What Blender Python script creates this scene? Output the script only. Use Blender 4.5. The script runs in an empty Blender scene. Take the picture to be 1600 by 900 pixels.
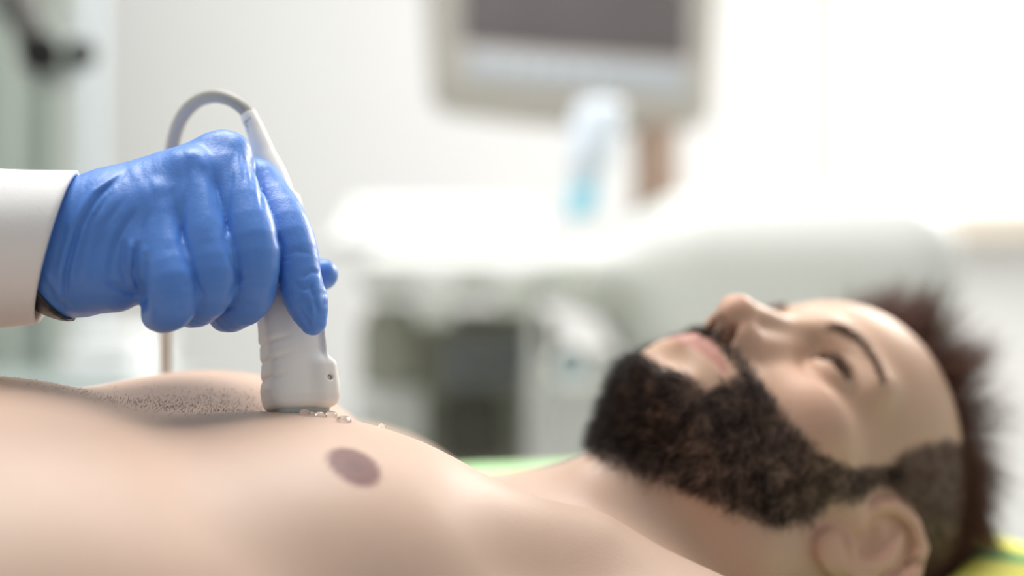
import bpy, bmesh, math, random
import numpy as np
from mathutils import Vector, Matrix

random.seed(7); rng = np.random.default_rng(7)
scene = bpy.context.scene
COL = scene.collection

# ---------------------------------------------------------------- camera, world, light, exposure
EYE = 1.12                       # height of the camera above the floor
FPX = 1600 * 50.0 / 36.0         # focal length in pixels of the 1600 px frame
cam_data = bpy.data.cameras.new('camera')
cam = bpy.data.objects.new('camera', cam_data); COL.objects.link(cam)
cam.location = (0, 0, EYE); cam.rotation_euler = (math.pi / 2, 0, 0)
cam_data.lens = 50; cam_data.sensor_width = 36; cam_data.clip_start = 0.02; cam_data.clip_end = 60
cam_data.dof.use_dof = True; cam_data.dof.focus_distance = 0.622; cam_data.dof.aperture_fstop = 2.0
cam_data.dof.aperture_blades = 0
scene.camera = cam

scene.view_settings.view_transform = 'Standard'
scene.view_settings.look = 'None'
scene.view_settings.gamma = 1.0
scene.view_settings.use_curve_mapping = False
scene.view_settings.exposure = 0.0

world = bpy.data.worlds.new('daylit_surroundings'); scene.world = world
world.use_nodes = True
bg = world.node_tree.nodes['Background']
bg.inputs['Color'].default_value = (0.95, 0.97, 1.0, 1); bg.inputs['Strength'].default_value = 0.44

def area(name, loc, target, sx, sy, power, color):
    d = bpy.data.lights.new(name, 'AREA'); d.shape = 'RECTANGLE'; d.size = sx; d.size_y = sy
    d.energy = power; d.color = color
    o = bpy.data.objects.new(name, d); COL.objects.link(o); o.location = loc
    o.rotation_euler = (Vector(target) - Vector(loc)).to_track_quat('-Z', 'Y').to_euler()
    return o
area('ceiling_panel_light', (-0.15, 1.05, 2.75), (0.0, 0.75, 1.0), 1.2, 0.8, 40, (1.0, 0.985, 0.96))
area('rear_fill_light', (0.2, 2.3, 2.85), (0.1, 2.5, 0.6), 3.2, 1.2, 33, (1.0, 0.99, 0.975))  # added fill to brighten the back wall and machine, no visible lamp
area('window_daylight', (1.55, 2.75, 2.25), (0.25, 0.8, 1.0), 1.0, 0.7, 52, (1.0, 0.94, 0.86))

# ---------------------------------------------------------------- helpers: points, objects, tags
def P(u, v, Y):
    """the place in the room, Y metres in front of the camera plane, that the lens sees at pixel (u, v); z from the floor"""
    return np.array([(u - 800.0) * Y / FPX, Y, EYE + (450.0 - v) * Y / FPX])

def tag(o, label, cat, group=None):
    o['label'] = label; o['category'] = cat
    if group: o['group'] = group
    return o
def structure(o):
    o['kind'] = 'structure'; return o
def empty(name, loc=(0, 0, 0)):
    o = bpy.data.objects.new(name, None); COL.objects.link(o); o.location = loc; o.empty_display_size = 0.05
    return o
def link_mesh(name, me, mat, parent=None, smooth=True):
    if mat:
        for m_ in (mat if isinstance(mat, (list, tuple)) else [mat]): me.materials.append(m_)
    if smooth and len(me.polygons):
        me.polygons.foreach_set('use_smooth', np.ones(len(me.polygons), bool))
    o = bpy.data.objects.new(name, me); COL.objects.link(o)
    if parent:
        o.parent = parent
        # parents here sit unrotated, so keep the world place by subtracting the parent's
        pl = Vector((0, 0, 0)); q = parent
        while q: pl += Vector(q.location); q = q.parent
        o.location = -pl
    return o
def mesh_np(name, V, Fq, mat, parent=None, smooth=True):
    me = bpy.data.meshes.new(name)
    V = np.asarray(V, np.float32); Fq = np.asarray(Fq, np.int32)
    n = Fq.shape[1]
    me.vertices.add(len(V)); me.vertices.foreach_set('co', V.ravel())
    me.loops.add(Fq.size); me.loops.foreach_set('vertex_index', Fq.ravel())
    me.polygons.add(len(Fq)); me.polygons.foreach_set('loop_start', np.arange(0, Fq.size, n, dtype=np.int32))
    me.update(calc_edges=True); me.validate()
    return link_mesh(name, me, mat, parent, smooth)
def bm_obj(name, bm, mat, parent=None, smooth=False, bevel=0.0, seg=3):
    me = bpy.data.meshes.new(name)
    bmesh.ops.recalc_face_normals(bm, faces=bm.faces)
    bm.to_mesh(me); bm.free()
    o = link_mesh(name, me, mat, parent, smooth)
    if bevel:
        m = o.modifiers.new('bevel', 'BEVEL'); m.width = bevel; m.segments = seg; m.limit_method = 'ANGLE'
        m.angle_limit = math.radians(35); m.harden_normals = False
        for p in me.polygons: p.use_smooth = True
    return o
def bm_box(bm, c, s, rot=None):
    r = bmesh.ops.create_cube(bm, size=1.0)
    M = Matrix.Translation(c) @ (rot.to_4x4() if rot else Matrix.Identity(4)) @ Matrix.Diagonal((s[0], s[1], s[2], 1))
    bmesh.ops.transform(bm, matrix=M, verts=r['verts'])
def bm_cyl(bm, a, b, r1, r2=None, n=24):
    a = Vector(a); b = Vector(b); d = b - a
    r = bmesh.ops.create_cone(bm, cap_ends=True, segments=n, radius1=r1, radius2=r1 if r2 is None else r2, depth=d.length)
    M = Matrix.Translation((a + b) / 2) @ d.to_track_quat('Z', 'Y').to_matrix().to_4x4()
    bmesh.ops.transform(bm, matrix=M, verts=r['verts'])
def box(name, c, s, mat, parent=None, bevel=0.004, rot=None, seg=3):
    bm = bmesh.new(); bm_box(bm, c, s, rot); return bm_obj(name, bm, mat, parent, bevel=bevel, seg=seg)
def cyl(name, a, b, r1, mat, parent=None, r2=None, bevel=0.002, n=32):
    bm = bmesh.new(); bm_cyl(bm, a, b, r1, r2, n); return bm_obj(name, bm, mat, parent, bevel=bevel)
def catmull(pts, n):
    pts = np.asarray(pts, float); m = len(pts)
    ext = np.vstack([2 * pts[0] - pts[1], pts, 2 * pts[-1] - pts[-2]])
    out = []
    for t in np.linspace(0, m - 1, n):
        i = min(int(t), m - 2); f = t - i
        a, b, c, d = ext[i:i + 4]
        out.append(0.5 * ((2 * b) + (c - a) * f + (2 * a - 5 * b + 4 * c - d) * f * f + (3 * b - a - 3 * c + d) * f ** 3))
    return np.array(out)
def tube(name, pts, rad, mat, parent=None, n=80, sides=20):
    """a round tube along a smooth path; rad may be one radius or one per control point"""
    C_ = catmull(pts, n)
    R_ = np.full(n, rad) if np.isscalar(rad) else np.interp(np.linspace(0, len(pts) - 1, n), np.arange(len(pts)), rad)
    T = np.gradient(C_, axis=0); T /= np.linalg.norm(T, axis=1)[:, None]
    N = np.cross(T[0], [0.3, 0.2, 0.9]); N /= np.linalg.norm(N)
    V = []
    ang = np.linspace(0, 2 * np.pi, sides, endpoint=False)
    for i in range(n):
        N = N - T[i] * N.dot(T[i]); N /= np.linalg.norm(N); B = np.cross(T[i], N)
        V.append(C_[i] + R_[i] * (np.cos(ang)[:, None] * N + np.sin(ang)[:, None] * B))
    V = np.concatenate(V + [C_[:1], C_[-1:]])
    bm = bmesh.new(); vs = [bm.verts.new(v) for v in V]
    for i in range(n - 1):
        for j in range(sides):
            k = (j + 1) % sides
            bm.faces.new((vs[i * sides + j], vs[i * sides + k], vs[(i + 1) * sides + k], vs[(i + 1) * sides + j]))
    for j in range(sides):
        k = (j + 1) % sides
        bm.faces.new((vs[k], vs[j], vs[n * sides])); o = (n - 1) * sides
        bm.faces.new((vs[o + j], vs[o + k], vs[n * sides + 1]))
    return bm_obj(name, bm, mat, parent, smooth=True)

# ---------------------------------------------------------------- helpers: smooth implicit shapes
def smin(a, b, k):
    h = np.maximum(k - np.abs(a - b), 0) / k
    return np.minimum(a, b) - h * h * k * 0.25
def smax(a, b, k): return -smin(-a, -b, k)
def sphere(p, c, r): return np.linalg.norm(p - np.asarray(c, np.float32), axis=1) - r
def ellipsoid(p, c, r, R=None):
    q = p - np.asarray(c, np.float32)
    if R is not None: q = q @ np.asarray(R, np.float32)
    r = np.asarray(r, np.float32)
    k0 = np.linalg.norm(q / r, axis=1); k1 = np.linalg.norm(q / (r * r), axis=1) + 1e-9
    return k0 * (k0 - 1.0) / k1
def cone(p, a, b, r1, r2):
    a = np.asarray(a, np.float32); b = np.asarray(b, np.float32); ba = b - a
    t = np.clip(((p - a) @ ba) / ba.dot(ba), 0, 1)
    return np.linalg.norm(p - a - t[:, None] * ba, axis=1) - (r1 + (r2 - r1) * t)
def chain(p, pts, rs, k=0.0):
    d = None
    for i in range(len(pts) - 1):
        e = cone(p, pts[i], pts[i + 1], rs[i], rs[i + 1])
        d = e if d is None else (np.minimum(d, e) if k == 0 else smin(d, e, k))
    return d
def seg2(u, v, pts):
    """distance in the plane to a polyline"""
    d = None
    for (a, b), (c, e) in zip(pts[:-1], pts[1:]):
        bx, by = c - a, e - b
        t = np.clip(((u - a) * bx + (v - b) * by) / (bx * bx + by * by), 0, 1)
        dd = np.hypot(u - a - t * bx, v - b - t * by)
        d = dd if d is None else np.minimum(d, dd)
    return d
def along2(u, v, pts):
    """0 at the two ends of a polyline, rising to 1 between them"""
    L = np.cumsum([0] + [math.hypot(c - a, e - b) for (a, b), (c, e) in zip(pts[:-1], pts[1:])])
    best = None
    for k, ((a, b), (c, e)) in enumerate(zip(pts[:-1], pts[1:])):
        bx, by = c - a, e - b
        t = np.clip(((u - a) * bx + (v - b) * by) / (bx * bx + by * by), 0, 1)
        dd = np.hypot(u - a - t * bx, v - b - t * by); s = (L[k] + t * (L[k + 1] - L[k])) / L[-1]
        if best is None: best, par = dd, s
        else: par = np.where(dd < best, s, par); best = np.minimum(best, dd)
    return np.clip(np.minimum(par, 1 - par) * 5, 0, 1)
def wob(p, f, seed, n=6):
    """smooth pseudo-noise, about -1..1"""
    g = np.random.default_rng(seed); s = 0
    for i in range(n):
        w = g.normal(size=3); w *= f * (0.6 + 0.9 * g.random()) / np.linalg.norm(w)
        s = s + np.sin(p @ w.astype(np.float32) + g.random() * 6.28)
    return s / n * 1.6
def polygonize(f, lo, hi, h, project=2):
    lo = np.asarray(lo, float); n = (np.ceil((np.asarray(hi) - lo) / (4 * h))).astype(int) * 4 + 1
    cx = [lo[i] + np.arange(0, n[i], 4) * h for i in range(3)]
    G = np.stack(np.meshgrid(*cx, indexing='ij'), -1).astype(np.float32)
    dc = f(G.reshape(-1, 3)).reshape(G.shape[:3])
    mn = None
    for a in (0, 1):
        for b in (0, 1):
            for c in (0, 1):
                s = np.abs(dc[a:dc.shape[0] - 1 + a, b:dc.shape[1] - 1 + b, c:dc.shape[2] - 1 + c])
                mn = s if mn is None else np.minimum(mn, s)
    act = np.argwhere(mn < 4 * h * 1.9)
    D = np.repeat(np.repeat(np.repeat(dc, 4, 0), 4, 1), 4, 2)[:n[0], :n[1], :n[2]].astype(np.float32)
    o = np.stack(np.meshgrid(np.arange(5), np.arange(5), np.arange(5), indexing='ij'), -1).reshape(-1, 3)
    mask = np.zeros(n, bool)
    for q in o:
        i = act * 4 + q; mask[i[:, 0], i[:, 1], i[:, 2]] = True
    I = np.argwhere(mask)
    vals = np.empty(len(I), np.float32)
    for s in range(0, len(I), 400000):
        vals[s:s + 400000] = f((lo + I[s:s + 400000] * h).astype(np.float32))
    D[mask] = vals
    S = D < 0
    c = np.zeros(np.array(S.shape) - 1, np.int8)
    for a in (0, 1):
        for b in (0, 1):
            for e in (0, 1): c += S[a:S.shape[0] - 1 + a, b:S.shape[1] - 1 + b, e:S.shape[2] - 1 + e]
    ci = np.argwhere((c > 0) & (c < 8))
    acc = np.zeros((len(ci), 3)); cnt = np.zeros(len(ci))
    cor = [(a, b, e) for a in (0, 1) for b in (0, 1) for e in (0, 1)]
    cv = {q: D[ci[:, 0] + q[0], ci[:, 1] + q[1], ci[:, 2] + q[2]] for q in cor}
    for q in cor:
        for ax in range(3):
            if q[ax]: continue
            r = list(q); r[ax] = 1; r = tuple(r)
            x, y = cv[q], cv[r]; m = (x < 0) != (y < 0)
            t = np.where(m, x / np.where(m, x - y, 1), 0)
            pt = np.tile(np.array(q, float), (len(ci), 1)); pt[:, ax] += t
            acc[m] += pt[m]; cnt[m] += 1
    V = lo + (ci + acc / cnt[:, None]) * h
    ids = np.full(c.shape, -1, np.int32); ids[ci[:, 0], ci[:, 1], ci[:, 2]] = np.arange(len(ci))
    Q = []
    for ax in range(3):
        b, e = [(1, 2), (2, 0), (0, 1)][ax]
        s0 = [slice(None)] * 3; s1 = [slice(None)] * 3; s0[ax] = slice(0, -1); s1[ax] = slice(1, None)
        ch = S[tuple(s0)] != S[tuple(s1)]
        E_ = np.argwhere(ch)
        ok = (E_[:, b] > 0) & (E_[:, e] > 0) & (E_[:, b] < c.shape[b]) & (E_[:, e] < c.shape[e]); E_ = E_[ok]
        neg = S[E_[:, 0], E_[:, 1], E_[:, 2]]
        def cell(db, de):
            k = E_.copy(); k[:, b] += db; k[:, e] += de; return ids[k[:, 0], k[:, 1], k[:, 2]]
        q = np.stack([cell(-1, -1), cell(0, -1), cell(0, 0), cell(-1, 0)], 1)
        q[~neg] = q[~neg][:, ::-1]
        Q.append(q)
    Q = np.concatenate(Q); Q = Q[(Q >= 0).all(1)]
    for _ in range(project):
        d, g = field_grad(f, V, h * 0.5)
        V = V - np.clip(d, -h, h)[:, None] * g * 0.9
    return V, Q
def field_grad(f, V, e):
    V = V.astype(np.float32); g = np.zeros((len(V), 3)); d = f(V)
    for a in range(3):
        o = np.zeros(3, np.float32); o[a] = e
        g[:, a] = (f(V + o) - f(V - o)) / (2 * e)
    l = np.linalg.norm(g, axis=1) + 1e-9
    return d / l, g / l[:, None]
def strands(name, roots, dirs, length, rad, mat, parent, bend=None, seg=4, jitter=0.25, curl=0.0):
    """tapered hairs as one mesh: three-sided cones that bend along the way"""
    N = len(roots); dirs = dirs + rng.normal(size=(N, 3)) * jitter
    dirs /= np.linalg.norm(dirs, axis=1)[:, None]
    length = np.broadcast_to(length, (N,)) * (0.65 + 0.5 * rng.random(N))
    side = np.cross(dirs, rng.normal(size=(N, 3))); side /= np.linalg.norm(side, axis=1)[:, None]
    up = np.cross(dirs, side)
    rings = []; pos = roots - dirs * 0.0006; d = dirs.copy()
    for s in range(seg + 1):
        t = s / seg; r = rad * (1 - 0.85 * t)
        for a in range(3):
            an = a * 2.0944
            rings.append(pos + (side * math.cos(an) + up * math.sin(an)) * np.reshape(r, (-1, 1)))
        if bend is not None: d = d + bend / seg
        if curl: d = d + rng.normal(size=(N, 3)) * curl / seg
        d = d / np.linalg.norm(d, axis=1)[:, None]
        pos = pos + d * (length / seg)[:, None]
    V = np.stack(rings, 1).reshape(-1, 3)
    per = 3 * (seg + 1); base = np.arange(N)[:, None] * per
    q = []
    for s in range(seg):
        for a in range(3):
            b = (a + 1) % 3
            q.append([s * 3 + a, s * 3 + b, s * 3 + 3 + b, s * 3 + 3 + a])
    Fq = (base[:, :, None] + np.array(q)[None]).reshape(-1, 4)
    return mesh_np(name, V, Fq, mat, parent)

# ---------------------------------------------------------------- materials
def mat(name, color, rough=0.5, spec=0.5, metal=0.0, sss=0.0, sssr=(1, 0.3, 0.15), scale=0.004, bump=0.0, bscale=200.0,
        var=0.0, vscale=8.0, coat=0.0, trans=0.0, ior=1.45, sheen=0.0, attr=None, emit=None, estr=0.0):
    m = bpy.data.materials.new(name); m.use_nodes = True
    nt = m.node_tree; b = nt.nodes['Principled BSDF']
    b.inputs['Roughness'].default_value = rough; b.inputs['Metallic'].default_value = metal
    b.inputs['Specular IOR Level'].default_value = spec; b.inputs['IOR'].default_value = ior
    b.inputs['Coat Weight'].default_value = coat; b.inputs['Transmission Weight'].default_value = trans
    b.inputs['Sheen Weight'].default_value = sheen
    b.inputs['Subsurface Weight'].default_value = sss; b.inputs['Subsurface Radius'].default_value = sssr
    b.inputs['Subsurface Scale'].default_value = scale
    if emit:
        b.inputs['Emission Color'].default_value = (*emit, 1); b.inputs['Emission Strength'].default_value = estr
    geo = nt.nodes.new('ShaderNodeNewGeometry')
    src = None
    if attr:
        a = nt.nodes.new('ShaderNodeAttribute'); a.attribute_name = attr; src = a.outputs['Color']
    if var:
        n = nt.nodes.new('ShaderNodeTexNoise'); n.inputs['Scale'].default_value = vscale; n.inputs['Detail'].default_value = 4
        nt.links.new(geo.outputs['Position'], n.inputs['Vector'])
        mx = nt.nodes.new('ShaderNodeMix'); mx.data_type = 'RGBA'; mx.blend_type = 'MULTIPLY'
        mx.inputs[0].default_value = 1.0
        rp = nt.nodes.new('ShaderNodeValToRGB')
        rp.color_ramp.elements[0].position = 0.3; rp.color_ramp.elements[1].position = 0.7
        rp.color_ramp.elements[0].color = (1 - var, 1 - var * 1.15, 1 - var * 1.25, 1); rp.color_ramp.elements[1].color = (1, 1, 1, 1)
        nt.links.new(n.outputs['Fac'], rp.inputs['Fac'])
        mx.inputs[6].default_value = (*color, 1)
        if src: nt.links.new(src, mx.inputs[6])
        nt.links.new(rp.outputs['Color'], mx.inputs[7]); src = mx.outputs[2]
    if src: nt.links.new(src, b.inputs['Base Color'])
    else: b.inputs['Base Color'].default_value = (*color, 1)
    if bump:
        n = nt.nodes.new('ShaderNodeTexNoise'); n.inputs['Scale'].default_value = bscale; n.inputs['Detail'].default_value = 5
        nt.links.new(geo.outputs['Position'], n.inputs['Vector'])
        bp = nt.nodes.new('ShaderNodeBump'); bp.inputs['Strength'].default_value = bump; bp.inputs['Distance'].default_value = 0.001
        nt.links.new(n.outputs['Fac'], bp.inputs['Height']); nt.links.new(bp.outputs['Normal'], b.inputs['Normal'])
    return m
def srgb(r, g, b):
    f = lambda c: (c / 255 / 12.92) if c / 255 <= 0.04045 else ((c / 255 + 0.055) / 1.055) ** 2.4
    return (f(r), f(g), f(b))

# ---------------------------------------------------------------- the examiner's gloved hand, sleeve and probe
GLOVE = mat('nitrile_glove_blue', srgb(86, 136, 214), rough=0.38, spec=0.5, bump=0.12, bscale=900, var=0.06, vscale=60, sss=0.06, sssr=(0.3, 0.5, 1.0), scale=0.002)
# the stretched film shows faint streaks running down the back of the hand
_nt = GLOVE.node_tree; _tx = _nt.nodes.new('ShaderNodeTexNoise'); _mp = _nt.nodes.new('ShaderNodeMapping'); _g = _nt.nodes.new('ShaderNodeNewGeometry')
_mp.inputs['Scale'].default_value = (1, .8, .16); _mp.inputs['Rotation'].default_value = (0, math.radians(-14), 0)
_tx.inputs['Scale'].default_value = 330; _tx.inputs['Detail'].default_value = 3
_b2 = _nt.nodes.new('ShaderNodeBump'); _b2.inputs['Strength'].default_value = .17; _b2.inputs['Distance'].default_value = .0015
_nt.links.new(_g.outputs['Position'], _mp.inputs['Vector']); _nt.links.new(_mp.outputs['Vector'], _tx.inputs['Vector']); _nt.links.new(_tx.outputs['Fac'], _b2.inputs['Height'])
_b1 = [n for n in _nt.nodes if n.type == 'BUMP' and n != _b2][0]
_nt.links.new(_b2.outputs['Normal'], _b1.inputs['Normal'])
COAT = mat('white_coat_cotton', srgb(232, 231, 228), rough=0.9, spec=0.2, bump=0.25, bscale=1500, sheen=0.2)
SKIN_ARM = mat('forearm_skin', srgb(205, 160, 135), rough=0.55, sss=0.1, scale=0.004)
PROBE = mat('probe_ivory_plastic', srgb(238, 235, 228), rough=0.38, spec=0.5, var=0.03, vscale=40)
CABLE = mat('cable_grey_rubber', srgb(166, 164, 156), rough=0.5)

def chain_px(p, pts, k=0.0, fine=0):
    """pts: (u, v, Y, radius in pixels at that depth); fine > 0 runs a smooth curve through them"""
    if fine: pts = catmull(pts, fine)
    pts = [(u, v, Y if Y > .63 else .63 + (Y - .63) * .72, r) for u, v, Y, r in pts]
    X = [P(u, v, Y) for u, v, Y, r in pts]; R = [r * Y / FPX for u, v, Y, r in pts]
    return chain(p, X, R, k)
FINGERS = {  # knuckle, mid phalanx, middle joint, end joint, tip
 'pinky':  [(248, 326, .606, 34), (258, 385, .594, 40), (270, 440, .582, 42), (270, 474, .582, 38), (258, 489, .588, 31), (247, 492, .596, 26)],
 'ring':   [(296, 274, .620, 38), (314, 345, .603, 40), (330, 410, .591, 41), (328, 450, .590, 40), (312, 476, .600, 33), (298, 484, .612, 28)],
 'middle': [(344, 244, .636, 36), (370, 310, .619, 42), (392, 378, .605, 44), (396, 424, .603, 42), (388, 464, .610, 38), (364, 486, .620, 32), (352, 492, .626, 27)],
 'index':  [(392, 288, .652, 34), (425, 326, .640, 42), (449, 376, .629, 43), (466, 432, .622, 38), (479, 472, .618, 33), (489, 503, .616, 21)],
}
WRINKLE = [  # creases: polyline in pixels, depth in mm, width in px, on the near side of the glove
 ([(205, 262), (160, 300), (122, 360), (104, 430), (100, 492)], .9, 4.5), ([(190, 268), (145, 300), (112, 352), (94, 420), (90, 470)], -.7, 6),
 ([(178, 296), (140, 350), (124, 410), (122, 462)], .5, 4), ([(200, 306), (160, 356), (146, 410), (144, 450)], .45, 4.5),
 ([(165, 300), (132, 352), (113, 415), (112, 470)], -.4, 5), ([(216, 322), (186, 370), (170, 420), (176, 452)], .5, 4.5),
 ([(188, 340), (166, 390), (160, 440)], -.35, 6), ([(196, 372), (190, 420), (200, 455)], .7, 5), ([(216, 376), (208, 430), (222, 462)], .8, 5),
 ([(206, 372), (199, 425)], -.5, 5), ([(226, 380), (218, 440)], -.5, 5),
 ([(72, 440), (88, 470), (112, 482)], .7, 5), ([(66, 420), (86, 455), (106, 470)], -.5, 5), ([(160, 436), (200, 456), (226, 462)], .8, 5),
 ([(294, 244), (288, 348), (282, 380), (290, 408), (314, 460), (304, 512)], .55, 5), ([(361, 222), (361, 280), (351, 372), (357, 398), (373, 434), (360, 458), (330, 500)], .55, 4.5), ([(425, 354), (441, 386), (436, 444), (422, 466)], .5, 4.5), ([(408, 256), (409, 330)], .5, 3.5),
 ([(234, 292), (252, 286), (272, 300)], -.25, 11), ([(288, 242), (308, 238), (328, 262)], -.25, 11), ([(250, 310), (262, 350), (262, 390)], -.4, 12), ([(306, 262), (320, 320), (324, 380)], -.4, 12),
 ([(326, 236), (322, 300), (330, 360)], -.3, 7), ([(368, 230), (364, 300)], .3, 3.5), ([(380, 238), (384, 290)], .25, 3), ([(392, 246), (396, 296)], .25, 3),
 ([(232, 330), (222, 390), (226, 440)], .5, 5), ([(440, 402), (462, 392), (486, 396)], .25, 3.5), ([(436, 410), (456, 404)], .25, 3),
 ([(372, 436), (392, 428), (412, 432)], .25, 3.5), ([(376, 446), (396, 440), (414, 446)], .3, 3), ([(346, 484), (376, 478), (402, 470)], .3, 4),
 ([(282, 448), (300, 444)], .3, 4), ([(236, 470), (262, 480), (292, 478)], .35, 4), ([(458, 440), (474, 452), (490, 446)], .4, 3.5),
 ([(462, 462), (478, 470), (486, 490)], .5, 3.5), ([(484, 440), (490, 466), (500, 492)], .5, 3.5), ([(470, 436), (486, 424), (500, 428)], .4, 3.5),
 ([(466, 478), (480, 500), (488, 516)], .5, 4), ([(474, 456), (492, 470)], -.4, 4), ([(488, 476), (494, 506)], -.4, 4), ([(500, 402), (504, 440), (505, 480)], .4, 3),
 ([(446, 424), (452, 452)], -.2, 5),
]
def hand_core(p):
    mm = 0.001
    body = chain_px(p, [(70, 384, .624, 100), (110, 388, .622, 103), (180, 360, .622, 94), (250, 336, .626, 74)], 0)
    # wrist and back of the hand
    for a, b in (('pinky', .608), ('ring', .622), ('middle', .636), ('index', .648)):
        k0 = FINGERS[a][0]
        st = {'pinky': (130, 402, .612, 70), 'ring': (130, 370, .620, 72), 'middle': (140, 350, .628, 66), 'index': (150, 348, .640, 62)}[a]
        k1 = FINGERS[a][1]
        body = smin(body, chain_px(p, [st, (k0[0], k0[1], k0[2], k0[3] * .98), (k0[0] * .65 + k1[0] * .35, k0[1] * .65 + k1[1] * .35, k0[2] * .65 + k1[2] * .35 + .004, k0[3] * .9)], 0, 12), 8 * mm)
    # heel of the hand on the little finger side
    body = smin(body, chain_px(p, [(118, 432, .612, 58), (176, 430, .604, 58), (220, 408, .599, 50)]), 8 * mm)
    # thumb: along the far side, tip showing beyond the probe
    body = smin(body, chain_px(p, [(160, 380, .650, 62), (290, 410, .668, 52)]), 10 * mm)
    th = chain_px(p, [(290, 410, .668, 44), (400, 424, .668, 36), (470, 428, .660, 33), (503, 429, .652, 25)])
    body = smin(body, th, 5 * mm)
    f = None
    for nm in ('pinky', 'ring', 'middle', 'index'):
        e = chain_px(p, FINGERS[nm], 0, 16)
        f = e if f is None else smin(f, e, 1.0 * mm)
    body = smin(body, chain_px(p, [(236, 432, .606, 44), (290, 440, .612, 40)]), 4 * mm)
    body = smin(body, chain_px(p, [(400, 285, .646, 36), (416, 335, .641, 38), (430, 392, .635, 34)]), 3 * mm)
    return smin(body, f, 6.5 * mm)
def glove_cut(p):
    # the cuff of the glove ends in a slanted ring at the wrist
    n = np.array([-0.82, 0.0, -0.57]); n /= np.linalg.norm(n)
    return (p - P(102, 494, .62).astype(np.float32)) @ n.astype(np.float32)
def wrinkle_field(p):
    u = 800 + p[:, 0] / p[:, 1] * FPX; v = 450 - (p[:, 2] - EYE) / p[:, 1] * FPX
    w = 0
    wu = wob(p, 260, 3) * 2.5
    for pts, a, wd in WRINKLE:
        w = w + a * np.exp(-(seg2(u + wu, v, pts) / wd) ** 2) * along2(u, v, pts)
    near = 1 / (1 + np.exp((p[:, 1] - 0.632) / 0.003))
    wristy = np.clip((240 - u) / 120, 0, 1)
    return 0.001 * (w * near * 1.5 + 0.13 * wob(p * np.array([1, 1, .35], np.float32), 420, 5) + 0.25 * wristy * wob(p * np.array([1, .5, .3], np.float32), 520, 9))
def glove_sdf(p):
    p = np.asarray(p, np.float32)
    d = hand_core(p)
    m = np.abs(d) < 0.006
    if m.any(): d = d.copy(); d[m] = d[m] + wrinkle_field(p[m])
    return smax(d, glove_cut(p), 0.0015)
def sleeve_axis():
    pts = [(93, 386, .624), (-60, 391, .626), (-300, 396, .628), (-640, 404, .62), (-900, 404, .62), (-1060, 300, .635), (-1140, 60, .66), (-1250, -330, .72)]
    return np.array([P(*q) for q in pts])
ARM_AXIS = catmull(sleeve_axis(), 40)[6:39]
ARM_RAD = np.interp(np.arange(33), [0, 8, 18, 32], [.029, .036, .043, .048])
def arm_sdf(p):
    p = np.asarray(p, np.float32)
    d = hand_core(p) + 0.0035
    arm = chain_px(p, [(130, 388, .622, 88), (60, 388, .624, 82), (-60, 391, .626, 92)])
    return smin(smin(d, arm, .01), chain(p, ARM_AXIS, ARM_RAD), .01)
V, Q = polygonize(arm_sdf, (-.62, .50, EYE - .10), (-.06, .84, EYE + .34), .003)
examiner = mesh_np('person', V, Q, SKIN_ARM)
tag(examiner, "examiner's arm in a white coat sleeve and blue glove holding the ultrasound probe", 'person')
V, Q = polygonize(glove_sdf, (-.235, .53, EYE - .035), (-.07, .72, EYE + .08), .0009)
glove = mesh_np('glove', V, Q, GLOVE, examiner)
glove['label'] = 'blue nitrile glove with wrinkles at the wrist'

# rolled bead along the glove cuff is left to the mesh; the dark strap shows between glove and sleeve
def strap_sdf(p):
    p = np.asarray(p, np.float32)
    d = hand_core(p) - 0.0005
    s = glove_cut(p)
    return smax(np.abs(d) - .0012, np.abs(s - .003) - .0045, .001)
V, Q = polygonize(strap_sdf, (-.25, .56, EYE - .05), (-.15, .69, EYE + .08), .0013)
STRAP = mat('wristband_dark', srgb(58, 60, 66), rough=.35, var=.5, vscale=260)
mesh_np('wristband', V, Q, STRAP, examiner)['label'] = 'dark patterned wristband'

# the white coat sleeve: a cloth tube whose mouth slants across the wrist
def make_sleeve():
    A = catmull(sleeve_axis(), 150); n = len(A); sides = 96
    T = np.gradient(A, axis=0); T /= np.linalg.norm(T, axis=1)[:, None]
    arc = np.concatenate([[0], np.cumsum(np.linalg.norm(np.diff(A, axis=0), axis=1))])
    V = []; ang = np.linspace(0, 2 * np.pi, sides, endpoint=False)
    for i in range(n):
        B = np.cross(T[i], [0, 1, 0]) if i == 0 else B - T[i] * B.dot(T[i])
        B = B / np.linalg.norm(B)
        if i == 0 and B[2] < 0: B = -B
        D = np.cross(B, T[i]); D = D if D[1] > 0 else -D
        s = arc[i]
        rz = np.interp(s, [0, .02, .10, .25, .40, .6], [.0322, .0335, .040, .054, .062, .085])
        ry = np.interp(s, [0, .02, .10, .25, .40, .6], [.0345, .036, .043, .056, .062, .085])
        up = np.cos(ang); away = np.sin(ang)
        ring = A[i] + np.outer(up * rz, B) + np.outer(away * ry, D)
        # slanted mouth: the top reaches further over the hand than the underside
        sl = max(0, 1 - s / .045)
        ring += np.outer((0.0100 * up - .0085 * away - .001) * sl, -T[i])
        w = (.0014 * wob(ring.astype(np.float32) * np.array([.45, 1, 1]), 75, 21) + .0008 * wob(ring.astype(np.float32), 160, 22)) * min(1, s / .03 + .2)
        C = A[i]; r_ = ring - C; ring = C + r_ * (1 + w[:, None] / np.linalg.norm(r_, axis=1)[:, None])
        V.append(ring)
    V.append(np.repeat(A[-1:], sides, 0))                      # the shoulder end is closed
    V = np.concatenate(V); n += 1
    F = []
    for i in range(n - 1):
        for j in range(sides):
            k = (j + 1) % sides; F.append((i * sides + j, i * sides + k, (i + 1) * sides + k, (i + 1) * sides + j))
    o = mesh_np('coat_sleeve', V, np.array(F), COAT, examiner)
    m = o.modifiers.new('cloth', 'SOLIDIFY'); m.thickness = .0022; m.offset = 0
    return o
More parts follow.
